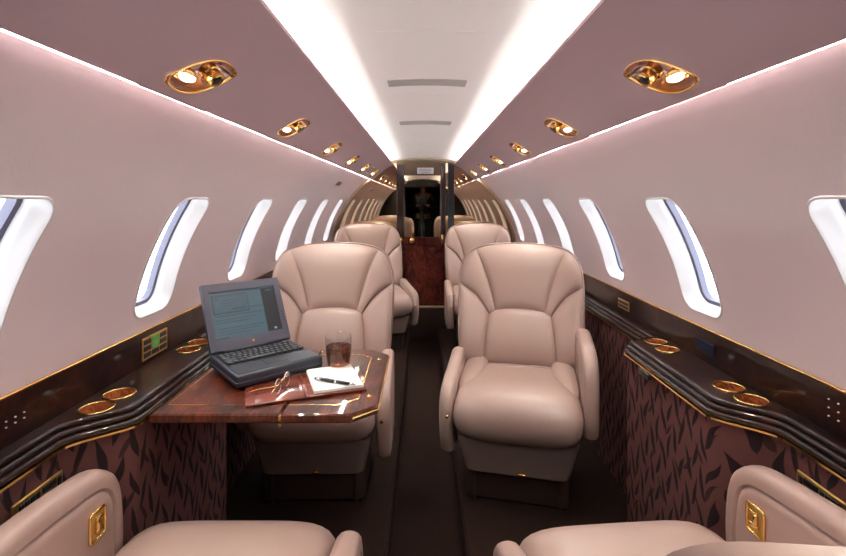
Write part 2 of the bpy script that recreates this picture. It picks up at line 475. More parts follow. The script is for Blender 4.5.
# overhead panels carrying the reading lights
PSU = resample(catmull([(0.488, 1.404), (0.487, 1.392), (0.478, 1.392), (0.43, 1.436), (0.385, 1.476), (0.33, 1.512), (0.292, 1.531), (0.286, 1.537), (0.288, 1.541)], 8), 200)
PL = [0.0]
for i in range(1, len(PSU)): PL.append(PL[-1]+(PSU[i]-PSU[i-1]).length)
def psu_pt(s, t, y, out=0.0):
    t = max(0, min(PL[-1], t)); i = min(len(PSU)-2, int(t/PL[-1]*(len(PSU)-1)))
    f = (t-PL[i])/(PL[i+1]-PL[i]); p = PSU[i].lerp(PSU[i+1], f)
    a = PSU[max(0, i-4)]; b = PSU[min(len(PSU)-1, i+5)]; d = (b-a).normalized()
    nn = Vector((-d.y, d.x))         # points into the cabin (down, inboard) when negative
    if nn.y < 0: nn = -nn
    q = p+nn*out
    return Vector((s*q.x, y, q.y))
LT_C, LT_SP = 0.91, 0.646
lts = [LT_C+LT_SP*k for k in range(-1, 6)]
def eye_loop(c, L=0.178, W=0.084, ang=0.42, t0=0.088, n=40):
    """pointed oval in (t along the panel, y)"""
    pts = []
    for i in range(n):
        a = 2*PI*i/n; ca, sa = math.cos(a), math.sin(a)
        x = L/2*ca; y = W/2*sa*(1-0.42*ca*ca)
        pts.append((t0+x*math.sin(ang)+y*math.cos(ang), c+x*math.cos(ang)-y*math.sin(ang)))
    return pts
for s, nm, side in ((-1, 'trim_1', 'left'), (1, 'trim_2', 'right')):
    parts = []
    for k, c in enumerate(lts):
        y0 = Y0 if k == 0 else c-LT_SP/2
        y1 = Y1 if k == len(lts)-1 else c+LT_SP/2
        parts.append(ring_patch(0, PL[-1], y0, y1, eye_loop(c), 5, lambda u, v, o=0.0: psu_pt(s, u, v, o), 0.02, 0.03, 14))
    tag(obj(nm, *merge(*parts), 'psu', sharp=0.9), 'mauve overhead service panel above the %s seats' % side, 'panel', kind='structure')

# reading lights set in the panels
READ_ORD = ['above the camera', 'largest in view', 'second one forward', 'third one forward', 'fourth one forward', 'fifth one forward', 'last by the bulkhead']
for s, side in ((-1, 'left'), (1, 'right')):
    for k, c in enumerate(lts):
        base = psu_pt(s, 0.088, c)
        root = empty('reading_light', base); inv = Matrix.Translation(-base)
        lp = eye_loop(c); cu, cv = 0.088, c
        def lift(sc, out): return [psu_pt(s, cu+(u-cu)*sc, cv+(v-cv)*sc, out) for u, v in lp]
        def rings(LL, cap=True):
            n = len(LL[0]); V = [p for L in LL for p in L]; F = []
            for j in range(len(LL)-1):
                for i in range(n): F.append((j*n+i, j*n+(i+1) % n, (j+1)*n+(i+1) % n, (j+1)*n+i))
            if cap: F.append(tuple(range((len(LL)-1)*n, len(LL)*n)))
            return V, F
        obj('rim', *xf(rings([lift(1.05, -0.0005), lift(1.03, -0.004), lift(0.98, -0.003), lift(0.97, 0.004)], False), inv), 'gold', root)
        obj('recess', *xf(rings([lift(0.975, 0.002), lift(0.90, 0.020), lift(0.70, 0.032), lift(0.4, 0.036)]), inv), 'recess', root)
        P = lambda t, y, o: psu_pt(s, t, y, o)-base
        # swivel lamp aimed down and a gasper nozzle beside it
        nrm = (P(0.088, c, -0.05)-P(0.088, c, 0)).normalized()
        lc = P(0.070, c-0.032, 0.012)
        obj('lamp_head', *xf(ssphere(0, 0, 0, 0.019, 0.026, 0.013, 2.2), Matrix.Translation(lc)), 'gold', root)
        lb = lc+nrm*0.008
        obj('bulb', *xf(ssphere(0, 0, 0, 0.012, 0.024, 0.009, 2.0), Matrix.Translation(lb)), 'bulb', root)
        nc = P(0.098, c+0.022, 0.010)
        q = Vector((0, 0, -1)).rotation_difference(nrm)
        rot = Matrix.Translation(nc) @ q.to_matrix().to_4x4()
        noz = obj('air_nozzle', *xf(lathe([(0.014, 0.012), (0.019, 0.008), (0.019, -0.004), (0.016, -0.006), (0.017, -0.022), (0.015, -0.026), (0.010, -0.024)], 20), rot), 'gold', root, sharp=0.6)
        obj('nozzle_mouth', *xf(lathe([(0.0105, -0.020), (0.0105, -0.0252), (0.006, -0.0256)], 16), rot), 'black', noz)
        tag(root, 'brass reading light with air nozzle in %s overhead panel, %s' % (side, READ_ORD[k]), 'reading light', 'overhead reading lights')
        sl = bpy.data.lights.new('reading_beam', 'SPOT'); sl.energy = READ_W; sl.color = (1.0, 0.83, 0.66); sl.spot_size = 1.5; sl.spot_blend = 0.7; sl.shadow_soft_size = 0.012
        so = bpy.data.objects.new('reading_beam', sl); COL.objects.link(so); so.location = base+lb+nrm*0.012
        dirv = Vector((s*0.10, 0.05, -1)).normalized(); so.rotation_euler = dirv.to_track_quat('-Z', 'Y').to_euler()

# cove tubes
for s, side in ((-1, 'left'), (1, 'right')):
    tag(obj('cove_light', *tube([(s*0.360, Y0+0.02, 1.532), (s*0.360, Y1-0.02, 1.532)], 0.007, 8), 'cove'), 'white cove tube washing the ceiling along its %s edge' % side, 'cove light', 'cove lights')
    tag(obj('cove_light', *tube([(s*0.511, Y0+0.02, 1.432), (s*0.511, Y1-0.02, 1.432)], 0.007, 8), 'cove_w'), 'white cove tube washing the top of the %s side wall' % side, 'cove light', 'cove lights')

# aft bulkhead with the doorway behind the camera, and the dark room beyond
def slab(x0, x1, y0, y1, z0, z1): return box((x0+x1)/2, (y0+y1)/2, (z0+z1)/2, x1-x0, y1-y0, z1-z0)
tag(obj('wall_back', *merge(slab(-0.95, -0.33, Y0-0.04, Y0, 0, 1.62), slab(0.33, 0.95, Y0-0.04, Y0, 0, 1.62), slab(-0.33, 0.33, Y0-0.04, Y0, 1.44, 1.62),
    slab(-0.95, -0.90, -1.3, Y0-0.04, 0, 1.7), slab(0.90, 0.95, -1.3, Y0-0.04, 0, 1.7), slab(-0.95, 0.95, -1.35, -1.3, -0.25, 1.7), slab(-0.95, 0.95, -1.3, Y0-0.04, 1.62, 1.7)), 'void', smooth=False),
    'dark aft bulkhead with an open doorway behind the camera', 'wall', kind='structure')

# forward bulkhead
tag(obj('wall_front', *slab(-0.95, 0.95, Y1+0.012, Y1+0.05, -0.25, 1.65), 'header', smooth=False), 'brown forward bulkhead behind the mirrors', 'wall', kind='structure')
def side_mirror(s, x_in):
    pts = [(x_in, 0.0), (0.868, 0.0), (0.868, 0.70)]
    for i in range(13):
        a = PH_TOP*i/12; pts.append((R*math.cos(a)-0.002, ZC+R*math.sin(a)))
    pts += [(0.478, 1.40), (0.43, 1.436), (0.385, 1.476), (0.33, 1.512), (0.288, 1.535), (x_in, 1.56)]
    V = [(s*x, Y1, z) for x, z in pts]+[(s*x, Y1+0.01, z) for x, z in pts]; n = len(pts)
    F = [tuple(range(n)), tuple(range(n, 2*n))]+[(i, (i+1) % n, n+(i+1) % n, n+i) for i in range(n)]
    return V, F
tag(obj('bulkhead_mirror', *side_mirror(-1, 0.255), 'bronze_mirror', smooth=False), 'bronze tinted mirror panel left of the bulkhead door', 'mirror', 'bulkhead mirrors')
tag(obj('bulkhead_mirror', *side_mirror(1, 0.285), 'bronze_mirror', smooth=False), 'bronze tinted mirror panel right of the bulkhead door', 'mirror', 'bulkhead mirrors')
for s, nm, side in ((-1, 'trim_3', 'left'), (1, 'trim_4', 'right')):
    P0 = [(R*math.cos(PH_TOP*i/16)-0.001, ZC+R*math.sin(PH_TOP*i/16)) for i in range(17)]
    P1 = [((R-0.022)*math.cos(PH_TOP*i/16), ZC+(R-0.022)*math.sin(PH_TOP*i/16)) for i in range(17)]
    pl = P0+P1[::-1]; n = len(pl)
    V = [(s*x, Y1-0.03, z) for x, z in pl]+[(s*x, Y1-0.001, z) for x, z in pl]
    F = [(i, i+1, 33-i-1, 33-i) for i in range(16)]+[(n+i, n+i+1, n+33-i-1, n+33-i) for i in range(16)]+[(i, (i+1) % n, n+(i+1) % n, n+i) for i in range(n)]
    tag(obj(nm, V, F, 'tan', sharp=0.5), 'tan arched trim where the %s wall meets the mirror' % side, 'trim', kind='structure')

dr = empty('door_1', (0, Y1, -0.1))
def dpart(name, x0, x1, z0, z1, mat, t=0.02, bev=0.0, parent=dr, yo=0.0, sm=False):
    return obj(name, *xf(box((x0+x1)/2, Y1-t/2-yo, (z0+z1)/2, x1-x0, t, z1-z0, bev), Matrix.Translation((0, -Y1, 0.1))), mat, parent, smooth=sm)
dpart('mirror', -0.184, 0.158, 0.852, 1.432, 'door_mirror', 0.012)
dpart('post', -0.254, -0.184, 0.852, 1.53, 'post', 0.05, 0.006)
dpart('post', 0.158, 0.202, 0.852, 1.53, 'post', 0.04, 0.006)
dpart('mirror_strip', 0.206, 0.226, 0.852, 1.55, 'door_mirror', 0.02)
dpart('post', 0.230, 0.284, 0.852, 1.55, 'black', 0.05, 0.004)
dpart('header', -0.184, 0.158, 1.435, 1.57, 'header', 0.03)
bp = dpart('drawer_front', -0.205, 0.202, 0.775, 0.848, 'red_burl', 0.035, 0.004)
dpart('cabinet_panel', -0.205, 0.202, 0.205, 0.771, 'red_burl', 0.032, 0.004)
dpart('side_stile', -0.244, -0.209, 0.205, 0.848, 'red_burl', 0.034, 0.004)
dpart('step_riser', -0.244, 0.202, -0.10, 0.195, 'plinth', 0.05, 0.004)
dpart('step_nosing', -0.244, 0.202, 0.188, 0.203, 'tan', 0.06, 0.004)
dpart('side_panel', 0.212, 0.284, -0.10, 0.83, 'pink_panel', 0.08, 0.01)
for x, z in ((-0.112, 0.818), (-0.226, 0.825)):
    obj('knob', *xf(lathe([(0.010, 0), (0.010, 0.012), (0.026, 0.016), (0.030, 0.026), (0.020, 0.038), (0.004, 0.041)], 16), Matrix.Translation((x, -0.034, z+0.1)) @ Matrix.Rotation(PI/2, 4, 'X')), 'gold', bp)
obj('latch', *merge(box(0.178, -0.045, 0.93, 0.03, 0.016, 0.09, 0.006), box(0.178, -0.062, 0.935, 0.014, 0.03, 0.03, 0.006)), 'gold', dr)
tag(dr, 'bulkhead door with mirrored top and red burl lower panel', 'door', kind='structure')

sg = empty('notice_sign', (0.015, Y1-0.031, 1.475))
obj('plate', *box(0, -0.004, 0, 0.155, 0.008, 0.058, 0.003), 'placard', sg, smooth=False)
for z, wd in ((0.014, 0.11), (0.0, 0.125), (-0.014, 0.09)):
    obj('text_line', *box(0, -0.0085, z, wd, 0.002, 0.006), 'grey_ink', sg, smooth=False)
tag(sg, 'small pale notice plate above the mirrored door', 'sign')

# ceiling vents and access panels
def ceil_strip(y0, y1, hw, d0, d1):
    V, F = [], []; n = 13
    for d in (d0, d1):
        for y in (y0, y1):
            for i in range(n):
                x = -hw+2*hw*i/(n-1); V.append((x, y, ceil_z(x)-d))
    for i in range(n-1):
        F += [(i, i+1, n+i+1, n+i), (2*n+i, 2*n+i+1, 3*n+i+1, 3*n+i), (i, i+1, 2*n+i+1, 2*n+i), (n+i, n+i+1, 3*n+i+1, 3*n+i)]
    F += [(0, n, 3*n, 2*n), (n-1, 2*n-1, 4*n-1, 3*n-1)]
    return V, F
cx0 = 0.012
for i, (y0, y1, m_, lab) in enumerate(((1.13, 1.235, 'ceil', 'large flush access panel in ceiling, nearest the camera'), (1.585, 1.665, 'vent', 'grey curved air vent strip in ceiling centre, nearer of two'),
        (1.80, 1.93, 'ceil', 'faint flush access panel in ceiling between the two grey vents'), (2.42, 2.52, 'vent', 'grey curved air vent strip in ceiling centre, farther of two'), (3.35, 3.55, 'ceil', 'faint flush access panel in ceiling nearest the bulkhead'))):
    ym = (y0+y1)/2; root = empty('ceiling_vent' if m_ == 'vent' else 'access_panel', (0, ym, ceil_z(0))); inv = Matrix.Translation((0, -ym, -ceil_z(0)))
    obj('panel', *xf(ceil_strip(y0, y1, 0.132, -0.002, 0.0012 if m_ == 'ceil' else 0.003), inv), m_, root, sharp=0.5)
    if m_ == 'vent':
        for q in range(1, 4):
            yy = y0+(y1-y0)*q/4; obj('slat', *xf(ceil_strip(yy-0.004, yy+0.004, 0.126, 0.002, 0.0042), inv), 'vent', root, sharp=0.5)
    tag(root, lab, 'vent' if m_ == 'vent' else 'panel', 'ceiling vents' if m_ == 'vent' else 'ceiling access panels')

# placard on the overhead panel, slot on the left wall
pb = psu_pt(-1, 0.10, 3.78, -0.002); pc = empty('warning_placard', pb)
def quad_on_psu(t0, t1, y0, y1, o0, o1, base):
    pts = [psu_pt(-1, t, y, o)-base for o in (o0, o1) for t, y in ((t0, y0), (t1, y0), (t1, y1), (t0, y1))]
    return pts, [(0, 1, 2, 3), (4, 5, 6, 7), (0, 1, 5, 4), (1, 2, 6, 5), (2, 3, 7, 6), (3, 0, 4, 7)]
obj('card', *quad_on_psu(0.055, 0.135, 3.70, 3.87, 0.0, -0.003, pb), 'placard', pc, smooth=False)
for t in (0.068, 0.088, 0.108):
    obj('red_text_line', *quad_on_psu(t, t+0.010, 3.72, 3.84, -0.002, -0.0045, pb), 'red_ink', pc, smooth=False)
tag(pc, 'white placard with red print on left overhead panel', 'sign')
ph = math.asin((1.32-ZC)/R); b0 = wall_pt(-1, ph, 3.46)
sl = empty('wall_slot', b0)
def wall_quad(p0, p1, y0, y1, o0, o1):
    pts = [wall_pt(-1, p, y, o)-b0 for o in (o0, o1) for p, y in ((p0, y0), (p1, y0), (p1, y1), (p0, y1))]
    return pts, [(0, 1, 2, 3), (4, 5, 6, 7), (0, 1, 5, 4), (1, 2, 6, 5), (2, 3, 7, 6), (3, 0, 4, 7)]
obj('frame', *wall_quad(ph-0.024, ph+0.024, 3.39, 3.53, 0.0, -0.004), 'tan', sl, smooth=False)
obj('opening', *wall_quad(ph-0.017, ph+0.017, 3.40, 3.52, -0.003, -0.005), 'slot', sl, smooth=False)
tag(sl, 'small dark slot above the far left windows', 'vent')

# ------------------------------------------------------------------ side ledges
def lip_path(start):
    P = []
    def sm(t): t = max(0, min(1, t)); return t*t*(3-2*t)
    ys = [Y0+0.001+i*0.1 for i in range(12)]
    ys += [1.03+i*0.012 for i in range(18)]+[1.26+i*0.05 for i in range(8)]+[1.64+i*0.010 for i in range(16)]+[1.82+0.1*i for i in range(28)]
    ys = sorted(set(round(y, 4) for y in ys if y < Y1-0.035))+[Y1-0.033]
    for y in ys:
        a = sm((y-start)/0.13); b = sm((y-1.70)/0.075)
        P.append(Vector((0.80-0.105*(a-b), y)))
    return P
LIP = lip_path(1.04)
def lip_norm(i):
    a = LIP[max(0, i-1)]; b = LIP[min(len(LIP)-1, i+1)]; t = (b-a).normalized()
    return Vector((t.y, -t.x))     # outboard
def lipx(y):
    for i in range(len(LIP)-1):
        if LIP[i].y <= y <= LIP[i+1].y:
            f = (y-LIP[i].y)/(LIP[i+1].y-LIP[i].y); return LIP[i].x*(1-f)+LIP[i+1].x*f
    return 0.80
def sweep_lip(s, prof, closed=True):
    V, F = [], []; n = len(prof)
    for i, p in enumerate(LIP):
        nn = lip_norm(i)
        for o, z in prof:
            V.append((s*min(p.x+o/max(0.6, nn.x), 0.868), p.y, z))
    for i in range(len(LIP)-1):
        for k in range(n if closed else n-1):
            F.append((i*n+k, i*n+(k+1) % n, (i+1)*n+(k+1) % n, (i+1)*n+k))
    if closed: F.append(tuple(range(n))); F.append(tuple(range((len(LIP)-1)*n, len(LIP)*n)))
    return V, F
def rib(cx_, cz_, r):
    pts = [(cx_-r*math.cos(a), cz_+r*math.sin(a)) for a in [(-0.5+1.0*i/8)*PI for i in range(9)]]
    return pts+[(cx_+0.004, cz_+r), (cx_+0.004, cz_-r)]
CUPS = {-1: [(0.798, 1.152), (0.796, 1.235), (0.796, 1.60), (0.798, 1.683)], 1: [(0.806, 1.198), (0.803, 1.281), (0.804, 1.605), (0.808, 1.69)]}
for s, side in ((-1, 'left'), (1, 'right')):
    LIP = lip_path(1.04 if s < 0 else 1.085)
    root = empty('side_ledge', (0, 0, 0))
    tag(root, 'dark burl side ledge over leaf-patterned fabric along the %s wall' % side, 'side ledge', 'side ledges')
    # top board with cup wells cut out
    V, F = [], []
    n = len(LIP)
    for z in (LEDGE_Z-0.03, LEDGE_Z):
        for i, p in enumerate(LIP):
            q = Vector((min(0.86, p.x+0.034/max(0.6, lip_norm(i).x)), p.y)); V += [(s*q.x, q.y, z), (s*0.868, q.y, z)]
    for i in range(n-1):
        a = 2*i
        F += [(a, a+1, a+3, a+2), (2*n+a, 2*n+a+1, 2*n+a+3, 2*n+a+2), (a, a+2, 2*n+a+2, 2*n+a), (a+1, a+3, 2*n+a+3, 2*n+a+1)]
    F += [(0, 1, 2*n+1, 2*n), (2*n-2, 2*n-1, 4*n-1, 4*n-2)]
    top = obj('ledge_top', V, F, 'wood', root, smooth=False)
    cutV, cutF = merge(*[lathe([(0.036, -0.022), (0.036, 0.05)], 28, (s*x, y, LEDGE_Z)) for x, y in CUPS[s]])
    cut = obj('cutter', cutV, cutF, 'wood')
    md = top.modifiers.new('cups', 'BOOLEAN'); md.object = cut; md.operation = 'DIFFERENCE'; md.solver = 'EXACT'; md.use_self = True
    bpy.context.view_layer.update()
    ev = top.evaluated_get(bpy.context.evaluated_depsgraph_get())
    nm_ = bpy.data.meshes.new_from_object(ev); top.modifiers.clear(); top.data = nm_
    bpy.data.objects.remove(cut)
    for x, y in CUPS[s]:
        cu = obj('cup_holder', *lathe([(0.0355, -0.0215), (0.0355, -0.001), (0.034, -0.001), (0.033, -0.016), (0.012, -0.0175), (0.001, -0.0176)], 28, (s*x, y, LEDGE_Z)), 'cup_wood', root, sharp=0.6)
        obj('brass_rim', *tube([(s*x+0.037*math.cos(a*2*PI/32), y+0.037*math.sin(a*2*PI/32), LEDGE_Z+0.0012) for a in range(32)], 0.0026, 6, closed=True), 'gold', cu)
    for zc_, cx_ in ((0.667, 0.012), (0.681, 0.020), (0.6945, 0.029)):
        obj('lip_moulding', *sweep_lip(s, rib(cx_, zc_, 0.0072)), 'wood', root, sharp=0.8)
    obj('brass_trim', *sweep_lip(s, [(0.003, 0.6535), (0.003, 0.6585), (0.014, 0.6585), (0.014, 0.6535)]), 'gold', root, smooth=False)
    obj('fabric_panel', *sweep_lip(s, [(0.014, 0.653), (0.014, 0.0), (0.034, 0.0), (0.034, 0.653)]), 'fabric', root, sharp=0.6)
    bpn = obj('back_panel', *extrude_profile([(s*0.8675, LEDGE_Z-0.01), (s*0.858, LEDGE_Z+0.001), (s*0.8545, GOLD_Z), (s*0.8655, GOLD_Z+0.002)], [Y0+0.001, Y1-0.033], True), 'wood', root, smooth=False)
    obj('brass_edge', *tube([(s*0.858, Y0+0.001, GOLD_Z+0.003), (s*0.858, Y1-0.033, GOLD_Z+0.003)], 0.0032, 6), 'gold', root)
    # fittings on the back panel
    def fit(name, y0, y1, z0, z1, mat, o=0.0, par=bpn, t=0.004):
        xm = s*(0.8555-o)
        return obj(name, *box(xm, (y0+y1)/2, (z0+z1)/2, t, y1-y0, z1-z0, 0.001, 1), mat, par, smooth=False)
    def grid_panel(y0, y1, z0, z1, ny, nz, leds=()):
        fit('brass_plate', y0, y1, z0, z1, 'gold_dull', 0.001)
        dy = (y1-y0-0.008)/ny; dz = (z1-z0-0.008)/nz
        for a in range(ny):
            for b in range(nz):
                fit('button', y0+0.004+a*dy+0.0025, y0+0.004+(a+1)*dy-0.0025, z0+0.004+b*dz+0.0025, z0+0.004+(b+1)*dz-0.0025, 'led' if (a, b) in leds else 'black', 0.0025)
    if s < 0:
        grid_panel(1.435, 1.575, 0.715, 0.783, 3, 3, ((1, 1), (1, 2)))
        grid_panel(0.865, 0.925, 0.722, 0.765, 1, 2)
        grid_panel(2.02, 2.12, 0.715, 0.785, 2, 2)
        dots = [(0.965+0.022*a, 0.752-0.012*b) for a in range(3) for b in range(2)]
    else:
        grid_panel(2.02, 2.13, 0.728, 0.768, 1, 2)
        fit('display', 1.43, 1.53, 0.728, 0.765, 'blue_disp', 0.001)
        dots = [(0.955+0.024*a, 0.772-0.018*b) for a in range(4) for b in range(3)]
    for y, z in dots: fit('indicator_dot', y, y+0.0035, z, z+0.003, 'placard', 0.001)
    # brass switch plate on the fabric beside the near seat
    y0, y1 = (0.93, 1.06) if s < 0 else (0.93, 1.06)
    xf_ = s*(0.80+0.012)
    swp = obj('switch_plate', *box(xf_, (y0+y1)/2, 0.585, 0.006, y1-y0, 0.042, 0.002, 1), 'gold_dull', root, smooth=False)
    slots = [(0.10, 0.19, 0.2, 0.8), (0.21, 0.30, 0.2, 0.8), (0.32, 0.41, 0.2, 0.8), (0.43, 0.50, 0.2, 0.8), (0.55, 0.84, 0.55, 0.85), (0.55, 0.84, 0.15, 0.45), (0.87, 0.95, 0.2, 0.8)]
    for a, b, c_, d in slots:
        obj('switch', *box(xf_-s*0.003, y0+(y1-y0)*(a+b)/2, 0.564+0.042*(c_+d)/2, 0.004, (y1-y0)*(b-a), 0.042*(d-c_), 0.001, 1), 'black', swp, smooth=False)
    if s > 0: obj('door_latch', *box(s*0.699, 1.545, 0.640, 0.010, 0.07, 0.020, 0.004), 'black', root)

# ------------------------------------------------------------------ seats
def puff(u, v, p=3.4):
    a = max(0, 1-abs(2*u-1)**p); b = max(0, 1-abs(2*v-1)**p); return math.sqrt(a*b)
OUT_R = [(0.268, 0.0), (0.280, 0.12), (0.288, 0.26), (0.289, 0.37), (0.280, 0.445), (0.258, 0.505), (0.218, 0.543), (0.13, 0.569), (0.0, 0.578)]
SEAM_H = [(0.118, 0.247), (0.135, 0.32), (0.158, 0.40), (0.188, 0.480), (0.218, 0.543)]          # head panel side seam
SEAM_W = [(0.145, 0.228), (0.172, 0.272), (0.215, 0.322), (0.289, 0.37)]                          # seam across the wing
SEAM_L = [(0.168, 0.0), (0.160, 0.12), (0.145, 0.228)]                                            # lumbar side seam
ARC_L = [(0.145, 0.228), (0.118, 0.247), (0.06, 0.258), (0.0, 0.261)]
mirr = lambda c: [(-x, s_) for x, s_ in c]
def crv(pts, n): return resample(catmull([Vector(p) for p in pts], 8), n)
def coons(c0, c1, d0, d1, nu, nv):
    C0, C1, D0, D1 = crv(c0, nu), crv(c1, nu), crv(d0, nv), crv(d1, nv); G = []
    for j in range(nv+1):
        v = j/nv; row = []
        for i in range(nu+1):
            u = i/nu
            p = C0[i]*(1-v)+C1[i]*v+D0[j]*(1-u)+D1[j]*u-(C0[0]*(1-u)*(1-v)+C0[-1]*u*(1-v)+C1[0]*(1-u)*v+C1[-1]*u*v)
            row.append((p, u, v))
        G.append(row)
    return G
OUT_TOP = OUT_R[6:]
def back_y(x, s_): return -0.050*(abs(x)/0.29)**2.6-0.022*math.exp(-((s_-0.10)/0.13)**2)-0.012*math.exp(-((s_-0.48)/0.10)**2)
def loft(prof, hw, cy, cz, n=6.0, nx=16, ny_=10.0, mat_=None):
    """closed side profile (y, z) lofted across x with superelliptic shrink to rounded sides"""
    V, F = [], []; m = len(prof)
    for i in range(nx+1):
        t = -math.cos(PI*i/nx); x = hw*t
        k = max(0.0, 1-abs(t)**n)**(1/2.4); ky = max(0.0, 1-abs(t)**ny_)**(1/6)
        k = max(k, 0.02); ky = max(ky, 0.55)
        for y, z in prof: V.append((x, cy+(y-cy)*ky, cz+(z-cz)*k))
    for i in range(nx):
        for j in range(m): F.append((i*m+j, i*m+(j+1) % m, (i+1)*m+(j+1) % m, (i+1)*m+j))
    F.append(tuple(range(m))); F.append(tuple(range(nx*m, (nx+1)*m)))
    return V, F
def closed_smooth(pts, sub=5):
    n = len(pts); P = [Vector(p) for p in pts]; out = []
    for i in range(n):
        p0, p1, p2, p3 = P[i-1], P[i], P[(i+1) % n], P[(i+2) % n]
        for k in range(sub):
            t = k/sub; out.append(0.5*((2*p1)+(p2-p0)*t+(2*p0-5*p1+4*p2-p3)*t*t+(3*p1-p0-3*p2+p3)*t**3))
    return [(p.x, p.y) for p in out]

